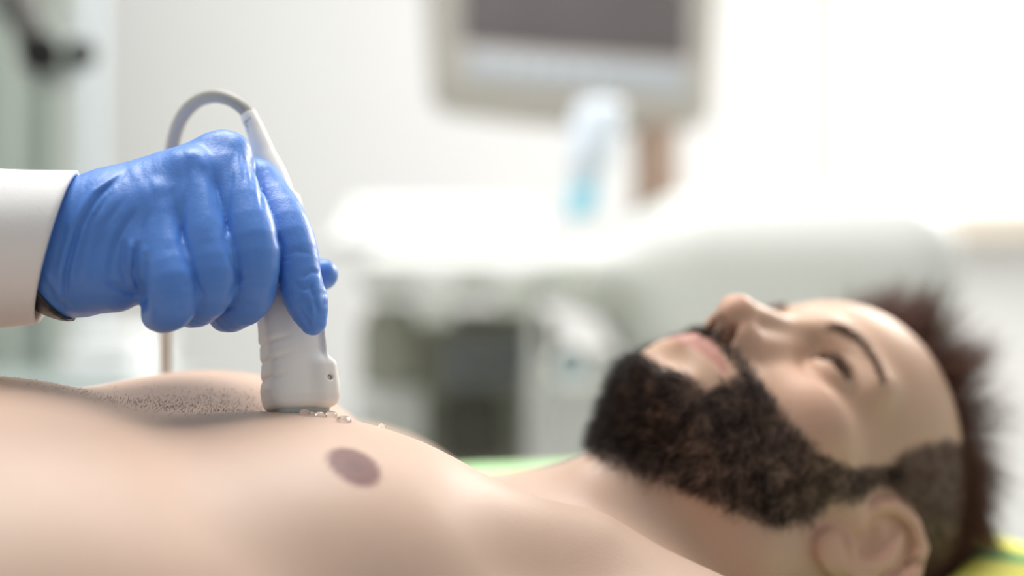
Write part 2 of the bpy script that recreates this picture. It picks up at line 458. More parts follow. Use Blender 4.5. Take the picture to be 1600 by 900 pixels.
sleeve = make_sleeve(); sleeve['label'] = 'white coat sleeve'

# ---- the ultrasound probe
def probe_frame():
    top = P(440, 330, .650); bot = P(467, 641, .635)
    w = top - bot; L = np.linalg.norm(w); w /= L
    x = np.array([1, .52, 0.]); x -= w * x.dot(w); x /= np.linalg.norm(x); y = np.cross(w, x)
    return bot, x, y, w, L
PB, PX, PY, PW, PL = probe_frame()
def rbox(q, c, h, r):
    d = np.abs(q - np.asarray(c, np.float32)) - (np.asarray(h, np.float32) - r)
    return np.linalg.norm(np.maximum(d, 0), axis=1) + np.minimum(d.max(1), 0) - r
def probe_sdf(p):
    q = (np.asarray(p, np.float32) - PB.astype(np.float32)) @ np.stack([PX, PY, PW], 1).astype(np.float32) * 100   # cm: x right, y away, z up the probe
    z = q[:, 2]
    # grip: half width tapers from the head up to the cable end
    hw = np.interp(z, [0, .5, 1.0, 1.6, 2.4, 4.5, 7, 9.5, 11.5, 13.5, 14.3], [1.34, 1.46, 1.50, 1.38, 1.34, 1.30, 1.14, .95, .80, .66, .60])
    hd = np.interp(z, [0, .6, 1.5, 2.4, 4.5, 7, 9.5, 11.5, 13.5, 14.3], [1.12, 1.2, 1.15, 1.08, 1.05, .98, .86, .76, .66, .60])
    off = np.interp(z, [0, 2, 5, 9, 12, 14.3], [0, -.05, -.18, .0, -.16, -.62])
    n = np.interp(z, [0, 2, 6, 10], [5, 4, 3, 2.2])
    f = (np.abs((q[:, 0] - off) / hw) ** n + np.abs(q[:, 1] / hd) ** n) ** (1 / n)
    d = (f - 1) * np.minimum(hw, hd)
    d = smax(d, np.abs(z - 5.0) - 5.0, .35)
    # ridges around the left of the grip
    for zc in (1.75, 2.55, 3.35):
        zz = z - zc - .22 * q[:, 0]
        d = d + (.05 * np.exp(-(zz / .09) ** 2) - .022 * np.exp(-((zz - .24) / .2) ** 2)) * np.clip(-q[:, 0] * .9 - .1, 0, 1)
    # raised marker block on the right face, with its small round hole
    b = rbox(q, (1.12, -.62, 1.15), (.46, .58, .95), .3)
    d = smin(d, b, .6)
    d = smin(d, rbox(q, (1.12, -.95, 2.9), (.06, .2, 1.2), .06), .18)
    h = cone(q, (1.14, -2.0, 1.25), (1.14, -1.03, 1.25), .13, .13)
    d = smax(d, -h, .05)
    return d * .01
def P2(q): return PB + PX * q[0] * .01 + PY * q[1] * .01 + PW * q[2] * .01
probe = empty('ultrasound_probe', tuple(PB))
tag(probe, 'ivory ultrasound probe held upright on the chest by the blue glove', 'ultrasound probe')
lo = np.minimum(P2((-3, -3, -.5)), P2((2.5, 3, 15))) - .03; hi = np.maximum(P2((-3, -3, -.5)), P2((2.5, 3, 15))) + .03
V, Q = polygonize(probe_sdf, lo, hi, .0008)
mesh_np('housing', V, Q, PROBE, probe)
LENS = mat('probe_lens_grey', srgb(168, 176, 174), rough=.25)
def lens_sdf(p):
    q = (np.asarray(p, np.float32) - PB.astype(np.float32)) @ np.stack([PX, PY, PW], 1).astype(np.float32) * 100
    return smax(rbox(q, (0.05, 0, .0), (1.16, .92, .42), .3), -q[:, 2] - .26, .1) * .01
V, Q = polygonize(lens_sdf, PB - .03, PB + .03, .0008); mesh_np('lens', V, Q, LENS, probe)['label'] = 'grey contact lens at the probe foot'
MARK = mat('marker_bright', srgb(235, 240, 238), rough=.2)
c0 = P2((1.14, -1.16, 1.25)); cyl('marker_dot', c0 - PY * -.0005, c0 + PY * .002, .00085, MARK, probe, bevel=.0002, n=16)

# strain relief sleeve and the looping cable
st_top = P(384, 178, .662)
tube('strain_relief', [P2((-.1, 0, 8.6)), P(431, 288, .654), P(413, 240, .658), P(399.5, 205, .6605), P(391, 186, .6615), P(387.5, 178, .662)],
     [.0092, .0068, .0050, .0042, .0039, .0037], PROBE, probe, n=60, sides=28)
cable = tube('cable', [P(396, 196, .6612), P(384, 173, .662), P(363, 157, .664), P(338, 150, .668), P(312, 156, .674), P(290, 175, .681), P(275, 205, .690),
              P(267, 250, .701), P(262, 330, .722), P(259, 430, .755), P(258, 520, .782), P(258, 600, .80), P(255, 655, .825), P(246, 690, .90), P(232, 740, .98), P(220, 830, 1.05), P(214, 1200, 1.07)],
             [.00325] * 10 + [.0030] * 7, CABLE, probe, n=260, sides=18)
cable['label'] = 'grey looping cable'
# the little warning triangle printed on the sleeve of the cable end
INK = mat('printed_ink_grey', srgb(120, 122, 124), rough=.6)
def decal_strokes(name, strokes, Y0, r, parent):
    bm = bmesh.new()
    for a, b in strokes: bm_cyl(bm, P(*a, Y0(*a)), P(*b, Y0(*b)), r, n=6)
    return bm_obj(name, bm, INK, parent)
relief = [o for o in probe.children if o.name.startswith('strain_relief')][0]
def Yfront(u, v): return .6575
decal = decal_strokes('warning_mark', [((380.5, 192), (391, 183.5)), ((391, 183.5), (389.5, 202)), ((389.5, 202), (380.5, 192)), ((384, 195), (388, 201)), ((386, 203), (390, 209)), ((384.5, 191.5), (388, 190))], Yfront, .00014, relief)

# ---------------------------------------------------------------- the patient: one continuous body, then hair, beard, eyes
SKIN = mat('patient_skin', (1, 1, 1), rough=0.48, spec=0.38, sss=0.16, sssr=(1.0, 0.4, 0.22), scale=0.0035, attr='tint', var=0.06, vscale=26, bump=0.12, bscale=700)
HAIR = mat('dark_brown_hair', srgb(102, 62, 45), rough=0.5, spec=0.35, var=0.35, vscale=300)
BEARD = mat('dark_beard_hair', srgb(40, 28, 23), rough=0.6, spec=0.3, var=0.35, vscale=300)
BROW = mat('eyebrow_hair', srgb(104, 78, 60), rough=0.6, spec=0.25)

# chest frame (cm): p towards the head, q towards his left, r out of the breastbone; he lies rolled a little to his left
TH, PHI = math.radians(33), math.radians(8)
CA = np.array([math.cos(TH), math.sin(TH), 0.0])
CL = np.array([math.sin(TH) * math.cos(PHI), -math.cos(TH) * math.cos(PHI), -math.sin(PHI)])
CN = np.cross(CA, CL); CN = CN if CN[2] > 0 else -CN
CO = np.array([-0.111, 0.642, EYE - 0.055])
MB = np.stack([CA, CL, CN], 1).astype(np.float32)
def to_chest(p): return ((p - CO.astype(np.float32)) @ MB) * 100
def from_chest(q): return CO + (np.asarray(q, float) / 100) @ MB.T.astype(float)
# head frame (cm): x to his left, y out of the face, z to the crown, from the middle between the ear canals
def rotvec(w):
    t = np.linalg.norm(w); k = np.array(w) / t
    K = np.array([[0, -k[2], k[1]], [k[2], 0, -k[0]], [-k[1], k[0], 0]])
    return np.eye(3) + math.sin(t) * K + (1 - math.cos(t)) * K @ K
R0 = np.stack([[math.sin(TH), -math.cos(TH), 0], [0, 0, 1], [math.cos(TH), math.sin(TH), 0]], 1)
HR = R0 @ rotvec((-.184, -.048, -.261)); HO = np.array([.1315, .780, EYE - .1145])
HRf = HR.astype(np.float32)
def to_head(p): return ((p - HO.astype(np.float32)) @ HRf) * 100
def from_head(h): return HO + (np.asarray(h, float) / 100) @ HR.T

def ear_sdf(h):
    # left or right alike: x already mirrored to positive. local s backwards, t up, w outwards
    s = -(h[:, 1] - .75) / 1.05; t = (h[:, 2] - .75) / 1.05; w = h[:, 0] - 7.3 - .55 * np.maximum(s, -.8)
    e = np.stack([s, t, w], 1)
    d = ellipsoid(e, (.75, .1, -.15), (1.75, 3.0, .42))
    d = smin(d, ellipsoid(e, (.1, -2.55, .05), (.85, .95, .42)), .5)
    helix = [(-.75, -.1, .15), (-1.0, 1.0, .25), (-.75, 2.1, .35), (.1, 2.95, .45), (1.2, 2.95, .5), (2.1, 2.0, .5), (2.35, .7, .45), (2.0, -.7, .4), (1.3, -1.7, .3), (.6, -2.4, .2)]
    d = smin(d, chain(e, helix, [.28, .33, .36, .38, .38, .36, .34, .32, .3, .3]), .25)
    d = smin(d, chain(e, [(.75, -1.7, .25), (1.25, -.6, .4), (1.2, .5, .42), (.75, 1.5, .35), (.5, 2.1, .25)], [.3, .34, .36, .3, .2]), .25)
    d = smax(d, -ellipsoid(e, (.15, -.25, .35), (.78, 1.05, .62)), .25)
    d = smax(d, -ellipsoid(e, (1.75, 1.1, .6), (.2, 1.5, .32)), .2)
    d = smin(d, ellipsoid(e, (-.72, -.45, .2), (.42, .6, .4)), .2)
    d = smin(d, ellipsoid(e, (.1, -1.5, .3), (.45, .32, .34)), .2)
    return d

def head_sdf(h):
    m = h.copy(); m[:, 0] = np.abs(m[:, 0]); x, y, z = m[:, 0], m[:, 1], m[:, 2]
    d = ellipsoid(m, (0, -1.8, 5.0), (7.5, 9.0, 10.1))
    d = smin(d, ellipsoid(m, (0, 3.0, 5.7), (6.6, 6.8, 6.9)), 2.0)
    d = smin(d, ellipsoid(m, (0, 2.6, -1.0), (6.3, 6.4, 6.6)), 2.0)
    d = smin(d, ellipsoid(m, (0, 3.6, -4.0), (5.2, 5.6, 4.6)), 2.0)
    d = smin(d, cone(m, (5.1, .3, -5.4), (1.5, 7.3, -6.7), 1.4, 1.1), 1.8)
    d = smin(d, cone(m, (5.9, -.6, -1.0), (5.2, .2, -5.6), 1.4, 1.4), 2.0)
    d = smin(d, ellipsoid(m, (0, 7.9, -6.9), (2.0, 1.7, 1.2)), 1.0)
    d = smin(d, ellipsoid(m, (4.4, 5.9, -.7), (2.1, 2.3, 1.6)), 1.6)
    d = smin(d, cone(m, (5.2, 5.4, -.3), (6.4, 1.5, .2), 1.2, .9), 1.2)
    # brow, eye sockets, lids
    d = smin(d, cone(m, (1.0, 8.75, 3.6), (4.7, 7.0, 3.7), 1.0, .9), 1.4)
    d = smax(d, -ellipsoid(m, (3.05, 9.2, 1.9), (1.9, 1.55, 1.25)), 1.2)
    d = smin(d, sphere(m, (3.1, 7.35, 2.05), 1.42), .35)
    # nose
    d = smin(d, cone(m, (0, 8.95, 2.7), (0, 11.0, -1.5), .66, .76), 1.1)
    d = smin(d, cone(m, (.75, 8.3, 1.6), (.9, 9.5, -1.6), .7, .85), .9)
    d = smin(d, sphere(m, (0, 11.15, -2.0), .86), .7)
    d = smin(d, ellipsoid(m, (1.02, 9.8, -2.2), (.58, 1.05, .80)), .5)
    d = smin(d, cone(m, (0, 11.15, -2.6), (0, 9.8, -3.0), .36, .5), .4)
    # mouth
    d = smin(d, ellipsoid(m, (0, 6.9, -4.9), (3.3, 3.35, 2.7)), 1.4)
    d = smin(d, cone(m, (0, 10.0, -4.35), (2.3, 8.95, -4.9), .48, .25), .5)
    d = smin(d, cone(m, (0, 9.85, -5.45), (2.2, 8.9, -5.1), .60, .28), .5)
    d = smax(d, -ellipsoid(m, (0, 10.6, -6.75), (2.2, 1.15, .6)), .8)
    d = smax(d, -cone(m, (0, 10.75, -4.88), (2.6, 9.3, -5.02), .10, .08), .25)
    d = smax(d, -ellipsoid(m, (0, 10.75, -3.7), (.28, .5, .7)), .4)
    d = smax(d, -ellipsoid(m, (.64, 10.2, -2.95), (.36, .74, .65)), .15)
    d = smax(d, -cone(m, (.62, 10.3, -3.0), (.72, 9.3, -1.6), .34, .28), .12)
    # open eye slit in the lids
    d = smax(d, -ellipsoid(m, (3.15, 9.0, 2.0), (1.5, 1.95, .35)), .10)
    d = smin(d, ear_sdf(m), .2)
    return d
TORSO_P = [-60, -50, -38, -25, -12, -6, 0, 6, 12, 16, 20]
TORSO_TOP = [.0, .0, .4, 1.45, 1.45, .45, -.6, -2.4, -4.8, -6.5, -8.6]
TORSO_W = [17.5, 16.5, 15.2, 15.0, 16.4, 16.9, 17.2, 17.2, 16.2, 13.5, 8.5]
TORSO_BOT = [-20, -19.5, -19, -19.5, -20.5, -20.5, -20.5, -20.5, -20, -19, -16.5]
PG = np.linspace(-60, 20, 321)
def _sm(vals):
    y = catmull(np.stack([TORSO_P, vals], 1), 600); return np.interp(PG, y[:, 0], y[:, 1])
TG, WG, BG = _sm(TORSO_TOP), _sm(TORSO_W), _sm(TORSO_BOT)
def torso_sdf(c):
    p, q, r = c[:, 0], c[:, 1], c[:, 2]
    t = np.interp(p, PG, TG); w = np.interp(p, PG, WG); b = np.interp(p, PG, BG)
    h = (t - b) / 2; rc = (t + b) / 2
    n = 2.15
    f = (np.abs(q / w) ** n + np.abs((r - rc) / h) ** n) ** (1 / n)
    d = (f - 1) * np.minimum(w, h) * .9
    d = smax(d, p - 20.5, 3.0); d = smax(d, -58 - p, 3.0)
    m = c.copy(); m[:, 1] = np.abs(q)
    # chest muscles, shallow groove along the breastbone, shoulders, arms
    d = smin(d, ellipsoid(m, (.1, 5.4, -4.3), (7.6, 7.6, 4.8)), 2.2)
    d = smin(d, chain(c, [(4, 7.0, -4.9), (11.5, 8.8, -6.6), (19.0, 13.6, -10.8)], [3.2, 3.4, 3.0]), 2.4)
    d = smin(d, cone(c, (5, -7.0, -7.2), (16, -14, -11.0), 3.2, 3.0), 2.6)
    d = smin(d, ellipsoid(m, (13.5, 16.5, -11.8), (6.2, 6.2, 5.7)), 4.0)
    d = smin(d, chain(m, [(14, 17.8, -11.5), (0, 20.2, -14.0), (-14, 21.6, -15.8)], [5.6, 5.0, 4.2]), 2.2)
    d = smin(d, chain(m, [(-14, 21.6, -15.8), (-26, 21.0, -16.2), (-38, 19.5, -16.5)], [4.2, 4.0, 2.9]), 1.2)
    d = smin(d, ellipsoid(m, (-44, 18.6, -16.6), (6.0, 3.0, 2.2)), 1.5)
    d = smin(d, cone(m, (15.0, 2.0, -9.6), (15.0, 13, -9.8), 1.2, 1.2), 2.2)
    d = smin(d, cone(m, (16, 1, -12), (16, 14, -12), 5.5, 4.2), 3.0)
    return d
NECK_A = np.array([15.0, 0.5, -12.0])
def body_sdf(p):
    p = np.asarray(p, np.float32); c = to_chest(p); h = to_head(p)
    d = torso_sdf(c) * .01
    n0 = from_chest((12, .3, -12.0)); n1 = from_head((0, -1.8, -6.0)); n2 = from_head((0, -2.0, 0))
    nk = chain(p, [n0, n1, n2], [.062, .058, .056])
    # throat, and the muscle from behind the ear to the breastbone on each side
    th = cone(p, from_chest((14.0, 0, -8.9)), from_head((0, 2.6, -8.0)), .020, .024)
    nk = smin(nk, th, .03)
    nk = smin(nk, sphere(p, from_head((0, 3.3, -10.6)), .017), .018)
    for sg in (1, -1):
        nk = smin(nk, cone(p, from_chest((14.6, 1.6 * sg, -8.8)), from_head((5.6 * sg, -2.4, -2.5)), .010, .016), .022)
    d = smin(d, nk, .035)
    return smin(d, head_sdf(h) * .01, .018)

lo = np.array([-.80, .10, EYE - .36]); hi = np.array([.34, 1.06, EYE + .06])
V, Q = polygonize(body_sdf, lo, hi, .0022)
patient = mesh_np('person', V, Q, SKIN)
tag(patient, 'shirtless bearded man lying on his back looking up', 'person')

# skin colour that belongs to the skin: lips, areolae, flush of cheek and ear
def paint_skin(me):
    n = len(me.vertices); co = np.empty(n * 3, np.float32); me.vertices.foreach_get('co', co); co = co.reshape(-1, 3)
    h = to_head(co); c = to_chest(co)
    base = np.array(srgb(194, 166, 147)); col = np.tile(base, (n, 1))
    def mixin(rgb, f):
        f = np.clip(f, 0, 1)[:, None]; col[:] = col * (1 - f) + np.array(srgb(*rgb)) * f
    x, y, z = np.abs(h[:, 0]), h[:, 1], h[:, 2]
    headw = np.clip((h[:, 2] + 11) / 3, 0, 1) * (np.linalg.norm(h - np.array([0, 0, 2]), axis=1) < 16)
    mixin((202, 164, 136), headw * .7)
    mixin((208, 150, 130), .3 * np.exp(-((x - 4.2) / 2) ** 2 - ((z + 1) / 1.8) ** 2) * (y > 4))
    mixin((208, 146, 126), .3 * np.exp(-(x / 1.7) ** 2 - ((z + 1.9) / 1.2) ** 2) * (y > 9))
    hm = h.copy(); hm[:, 0] = x
    mixin((216, 152, 130), .28 * np.exp(-np.maximum(ear_sdf(hm), 0) / .3) * (np.abs(z) < 4.5))
    onhead = np.linalg.norm(h - np.array([0, 0, 2]), axis=1) < 17
    mixin((92, 72, 62), .75 * beard_mask(h) * onhead); mixin((74, 54, 44), .9 * hair_mask(h) * onhead)
    lz = -4.86 - .03 * x
    up = np.where(z > lz, (z - lz) / np.clip(.92 - .28 * x, .12, 2), (lz - z) / np.clip(1.0 - .34 * x, .12, 2))
    lip = np.clip((1.15 - up) / .3, 0, 1) * (y > 8.3) * (x < 2.55)
    mixin((184, 128, 116), lip * .85)
    for q0 in (9.5, -9.5):
        rr = np.hypot((c[:, 0] - NIP[0]) / .88, (c[:, 1] - q0) * .93)
        ar = np.clip((1.3 - rr) / .3, 0, 1) * (c[:, 2] > -6)
        mixin((112, 72, 66), ar); mixin((90, 56, 56), .6 * np.clip((.5 - rr) / .2, 0, 1) * (c[:, 2] > -6))
    a = me.color_attributes.new('tint', 'FLOAT_COLOR', 'POINT')
    a.data.foreach_set('color', np.concatenate([col, np.ones((n, 1))], 1).astype(np.float32).ravel())
def beard_mask(h):
    """0..1 over the skin of the head: where the beard, moustache and sideburns grow (head frame, cm)"""
    x, y, z = np.abs(h[:, 0]), h[:, 1], h[:, 2]
    up = np.interp(y, [2.0, 3.3, 3.9, 4.4, 5.4, 7.2, 8.4, 11], [4.6, 4.3, 1.6, .2, -1.6, -2.65, -2.75, -2.9])
    low = np.interp(z, [-11.5, -10.5, -8.2, -5.3, -2.4, -1.2, 0, 2.5, 4], [6.0, 4.9, 3.9, 2.4, 1.6, 2.5, 2.4, 2.3, 2.2])
    f = np.minimum((up - z) / .5, (y - low) / .5)
    f = np.minimum(f, (z + 11.6) / .6)
    bare = np.minimum(np.minimum((3.0 - x) / .3, (z + 7.4 - .30 * x) / .3), np.minimum((-4.15 - z + .10 * x) / .2, (y - 8.0) / .3))   # lips and the skin under them
    f = np.minimum(f, 1 - np.clip(bare, 0, 1))
    return np.clip(f, 0, 1) * (z < 4.6)
def hair_mask(h):
    x, y, z = np.abs(h[:, 0]), h[:, 1], h[:, 2]
    top = (z - 9.7 - .10 * x) / .5
    yb = np.interp(z, [-3, .5, 2.4, 3.9, 5.3, 7.7, 10], [-3.2, -2.6, 3.3, 4.2, 4.4, 4.0, 2.9])
    side = (yb - y) / .5
    side = np.minimum(side, (z - np.interp(y, [-9, -4, -2.4, 1.0, 2.6], [-3.5, -3.0, 4.4, 4.2, 2.4])) / .5)
    hm = h.copy(); hm[:, 0] = x
    return np.clip(np.maximum(top, side), 0, 1) * (ear_sdf(hm) > .25)
NIP = (-0.3, 9.5)
paint_skin(patient.data)

# eyes
EYEW = mat('eye_white', srgb(190, 176, 168), rough=.2, spec=.5)
IRIS = mat('eye_iris_dark', srgb(48, 32, 24), rough=.1, spec=.6)
for sg in (1, -1):
    c = from_head((3.1 * sg, 7.35, 2.05)); gaze = from_head((3.1 * sg, 8.6, 2.05)) - c; gaze /= np.linalg.norm(gaze)
    bm = bmesh.new(); bmesh.ops.create_uvsphere(bm, u_segments=32, v_segments=20, radius=.0125)
    for f in bm.faces: f.material_index = 1 if f.calc_center_median().z > .0035 else 0
    bmesh.ops.transform(bm, matrix=Matrix.Translation(c) @ Vector(gaze).to_track_quat('Z', 'Y').to_matrix().to_4x4(), verts=bm.verts)
    bm_obj('eye', bm, [EYEW, IRIS], patient, smooth=True)

# ---- hair that grows from the skin
SV = np.empty(len(patient.data.vertices) * 3, np.float32); patient.data.vertices.foreach_get('co', SV); SV = SV.reshape(-1, 3)
SH = to_head(SV); SC = to_chest(SV)
def roots_from(weight, n, jit=.0016):
    w = weight / weight.sum(); i = rng.choice(len(SV), n, p=w)
    V_ = SV[i].astype(float) + rng.normal(size=(n, 3)) * jit
    for _ in range(2):
        d, g = field_grad(body_sdf, V_, .0012); V_ = V_ - d[:, None] * g
    d, g = field_grad(body_sdf, V_, .0012)
    return V_, g
def hdir(v): return np.asarray(v, float) @ HR.T
near_head = np.linalg.norm(SH - np.array([0, 0, 2]), axis=1) < 17
# beard
R_, N_ = roots_from(beard_mask(SH) * near_head * np.where((SH[:, 1] > 8) & (SH[:, 2] > -4.4), 1.4, 1), 16000)
hh = to_head(R_.astype(np.float32)).astype(float); ax = np.abs(hh[:, 0])
chin = np.clip((hh[:, 1] - 3.5) / 4, 0, 1) * np.clip((-5.0 - hh[:, 2]) / 2.5, 0, 1)
ln = .005 + .0025 * chin + .004 * np.clip((-2 - hh[:, 2]) / 3, 0, 1)
ln = np.where((hh[:, 2] > -4.4) & (ax < 3.6) & (hh[:, 1] > 7.5), .0070, ln); ln = np.where(hh[:, 2] > -1.2, .005, ln)
out = np.stack([hh[:, 0] * .08, np.full(len(hh), .0), np.full(len(hh), -1.0)], 1)
out[:, 1] -= .15
clump = np.stack([wob(R_.astype(np.float32), 380, 40 + k) for k in range(3)], 1)
dr = N_ * .75 + hdir(out) * .65 + clump * .35
strands('beard', R_, dr, ln, np.full(len(R_), .00016), BEARD, patient, bend=hdir(np.tile([0, -.3, -.7], (len(R_), 1))) + clump * .8, seg=5, jitter=.22, curl=.8)['label'] = 'full dark brown beard and moustache'
# scalp hair: short at the sides, longer and brushed up at the front
R_, N_ = roots_from(hair_mask(SH) * near_head * (1 + 1.6 * np.clip((SH[:, 2] - 9) / 2, 0, 1)), 22000)
hh = to_head(R_.astype(np.float32)).astype(float)
topw = np.clip((hh[:, 2] - 9.2) / 2.2, 0, 1); front = np.clip((hh[:, 1] - 1.5) / 4, 0, 1) * topw
ln = .009 + .026 * topw * (1 - .7 * front) + .027 * front
cl = np.stack([wob(R_.astype(np.float32), 190, 60 + k) for k in range(3)], 1)
dr = N_ * (.55 + .45 * topw)[:, None] + hdir(np.stack([0 * ln, -.75 * (1 - front) + .75 * front,   .16 + .05 * front], 1)) + cl * (.25 + .35 * front)[:, None]
strands('hair', R_, dr, ln, np.full(len(R_), .00017), HAIR, patient, bend=hdir(np.stack([0 * ln, -.5 + .25 * front, .1 + .2 * front], 1)) + cl * (.5 * topw)[:, None], seg=5, jitter=.16, curl=.25)['label'] = 'short dark brown hair brushed up at the front'
# eyebrows and lashes
for sg in (1, -1):
    arc = catmull([(1.45, 9.6, 3.45), (2.1, 9.6, 3.85), (2.9, 9.3, 4.15), (4.07, 8.65, 4.05), (5.3, 7.7, 3.5)], 200)
    k = rng.integers(0, 200, 420); base = arc[k] + np.stack([rng.normal(size=420) * .05, np.zeros(420), rng.normal(size=420) * np.interp(k, [0, 60, 200], [.19, .20, .08])], 1)
    base[:, 0] *= sg
    V_ = from_head(base)
    for _ in range(4):
        d, g = field_grad(body_sdf, V_, .0012); V_ = V_ - d[:, None] * g
    t = np.interp(k, [0, 60, 200], [.9, .35, -.25])
    dr = g * .35 + hdir(np.stack([np.full(420, sg * .9), np.full(420, -.3), t], 1))
    strands('eyebrow', V_, dr, .0075, np.full(420, .00014), BROW, patient, seg=3, jitter=.15)
    V2 = []; D2 = []
    for upper in (1, -1):
        for t in np.linspace(-1, 1, 46 if upper == 1 else 30):
            px_ = 3.12 + 1.3 * t; zz = 2.02 + upper * .34 * math.sqrt(max(0, 1 - t * t))
            yy = 7.35 + math.sqrt(max(.05, 1.40 ** 2 - (px_ - 3.1) ** 2 - (zz - 2.05) ** 2))
            V2.append((px_ * sg, yy, zz)); D2.append((sg * .45 * t, .8, .5 if upper == 1 else -.55))
    V2 = from_head(np.array(V2)); D2 = hdir(np.array(D2))
    strands('eyelashes', V2, D2, np.concatenate([np.full(46, .0056), np.full(30, .0028)]), np.full(76, .0004), BROW, patient, bend=hdir(np.tile([0, .1, .5], (76, 1))), seg=4, jitter=.12)
# stubble on the breastbone
cw = np.exp(-((SC[:, 0] + 3.6) / 3.0) ** 2 - ((SC[:, 1] + .6) / 1.5) ** 2) * (SC[:, 2] > -4) * (SC[:, 1] < 2.5)
R1, N1 = roots_from(cw, 1000, .0022)
cw2 = np.exp(-((SC[:, 0] + 8.0) / 9) ** 2 - ((SC[:, 1] + 1.5) / 3.0) ** 2) * (SC[:, 2] > -4) * (SC[:, 1] < .8)
R2, N2 = roots_from(cw2, 260, .0022)
RR = np.concatenate([R1, R2]); NN = np.concatenate([N1, N2])
STUB = mat('chest_stubble', srgb(48, 34, 28), rough=.6)
strands('chest_hair', RR, NN + np.array(CA) * .35, .0015, np.full(len(RR), .00014), STUB, patient, seg=2, jitter=.35)['label'] = 'dark stubble on the breastbone'

# cotton trousers from the hips down, and socks: further along the couch than the photograph reaches
TROUS = mat('trousers_grey_cotton', srgb(120, 126, 134), rough=.95, bump=.2, bscale=900)
SOCK = mat('sock_white', srgb(226, 226, 224), rough=.95)
def legs_sdf(p):
    c = to_chest(np.asarray(p, np.float32)); m = c.copy(); m[:, 1] = np.abs(m[:, 1])
    d = ellipsoid(m, (-56, 0, -10.5), (15, 18.0, 10.6))
    d = smin(d, chain(m, [(-60, 8.5, -11.5), (-98, 9.5, -13.0), (-138, 10.5, -14.6)], [8.8, 6.6, 4.9]), 4.0)
    d = d + .22 * wob(p, 42, 88)
    d = smax(d, np.maximum(c[:, 0] + 45.5, -139 - c[:, 0]), .6)
    return d * .01
V, Q = polygonize(legs_sdf, from_chest((-95, 0, -10)) - np.array([.52, .48, .22]), from_chest((-95, 0, -10)) + np.array([.52, .48, .2]), .005)
mesh_np('trousers', V, Q, TROUS, patient)
for sg in (1, -1):
    def sock_sdf(p, sg=sg):
        c = to_chest(np.asarray(p, np.float32))
        return smin(chain(c, [(-136, 10.5 * sg, -14.8), (-145, 10.8 * sg, -15.2)], [3.9, 3.9]), chain(c, [(-146, 10.8 * sg, -13.8), (-148, 12.5 * sg, .5)], [3.6, 2.6]), 3.0) * .01
    cc = from_chest((-143, 11 * sg, -8)); V, Q = polygonize(sock_sdf, cc - .16, cc + .16, .005)
    mesh_np('sock', V, Q, SOCK, patient)

# ---------------------------------------------------------------- couch, pillow, gel
VINYL = mat('couch_vinyl', srgb(205, 214, 210), rough=.45, var=.03, vscale=12)
STEEL = mat('painted_steel', srgb(222, 222, 220), rough=.4)
couch = empty('examination_couch', tuple(CO + CA * -.25 - np.array([0, 0, CO[2]]) + np.array([0, .1, 0])))
tag(couch, 'padded examination couch under the lying man', 'couch')
CR = Matrix.Rotation(TH, 3, 'Z')
def on_couch(p, q, z): return tuple(CO * np.array([1, 1, 0]) + CA * p + np.array([CA[1], -CA[0], 0]) * q + np.array([0, 0, z]))
_b = np.empty(len(patient.data.vertices) * 3, np.float32); patient.data.vertices.foreach_get('co', _b)
MT = float(_b.reshape(-1, 3)[:, 2].min()) - .001
box('mattress', on_couch(-.55, -.04, MT - .05), (2.05, .66, .10), VINYL, couch, bevel=.025, rot=CR, seg=5)
box('bed_frame', on_couch(-.55, -.04, MT - .14), (1.95, .58, .08), STEEL, couch, bevel=.01, rot=CR)
for p in (-1.40, .30):
    for q in (-.28, .20):
        cyl('leg', on_couch(p, q, MT - .17), on_couch(p, q, .0), .025, STEEL, couch)

def pillow_material():
    m = bpy.data.materials.new('printed_pillowcase'); m.use_nodes = True; nt = m.node_tree; b = nt.nodes['Principled BSDF']
    b.inputs['Roughness'].default_value = .9
    g = nt.nodes.new('ShaderNodeNewGeometry'); mp = nt.nodes.new('ShaderNodeMapping'); mp.vector_type = 'TEXTURE'
    mp.inputs['Rotation'].default_value = (0, 0, TH); nt.links.new(g.outputs['Position'], mp.inputs['Vector'])
    w = nt.nodes.new('ShaderNodeTexWave'); w.wave_type = 'BANDS'; w.bands_direction = 'DIAGONAL'
    w.inputs['Scale'].default_value = 5.5; w.inputs['Distortion'].default_value = 2.2; w.inputs['Detail'].default_value = 1; w.inputs['Detail Scale'].default_value = .7
    nt.links.new(mp.outputs['Vector'], w.inputs['Vector'])
    r = nt.nodes.new('ShaderNodeValToRGB'); e = r.color_ramp.elements
    e[0].position = 0; e[0].color = (*srgb(96, 160, 96), 1); e[1].position = 1; e[1].color = (*srgb(226, 226, 96), 1)
    for p_, c_ in ((.14, (110, 172, 104)), (.22, (205, 216, 96)), (.55, (222, 226, 110)), (.75, (236, 216, 96))):
        x = e.new(p_); x.color = (*srgb(*c_), 1)
    nt.links.new(w.outputs['Fac'], r.inputs['Fac'])
    # the plain mint hem at the foot end of the case
    sx = nt.nodes.new('ShaderNodeSeparateXYZ'); nt.links.new(mp.outputs['Vector'], sx.inputs[0])
    st = nt.nodes.new('ShaderNodeMapRange'); st.inputs['From Min'].default_value = PILLOW_HEM - .01; st.inputs['From Max'].default_value = PILLOW_HEM + .01
    nt.links.new(sx.outputs['X'], st.inputs['Value'])
    mx = nt.nodes.new('ShaderNodeMix'); mx.data_type = 'RGBA'; mx.inputs[6].default_value = (*srgb(186, 226, 170), 1)
    nt.links.new(st.outputs['Result'], mx.inputs[0]); nt.links.new(r.outputs['Color'], mx.inputs[7]); nt.links.new(mx.outputs[2], b.inputs['Base Color'])
    return m
PC = np.array([HO[0], HO[1], 0]) + CA * .055 - np.array([CA[1], -CA[0], 0.0]) * .09; PILLOW_HEM = float(PC.dot(CA)) + .02
PQ = np.array([CA[1], -CA[0], 0.0])
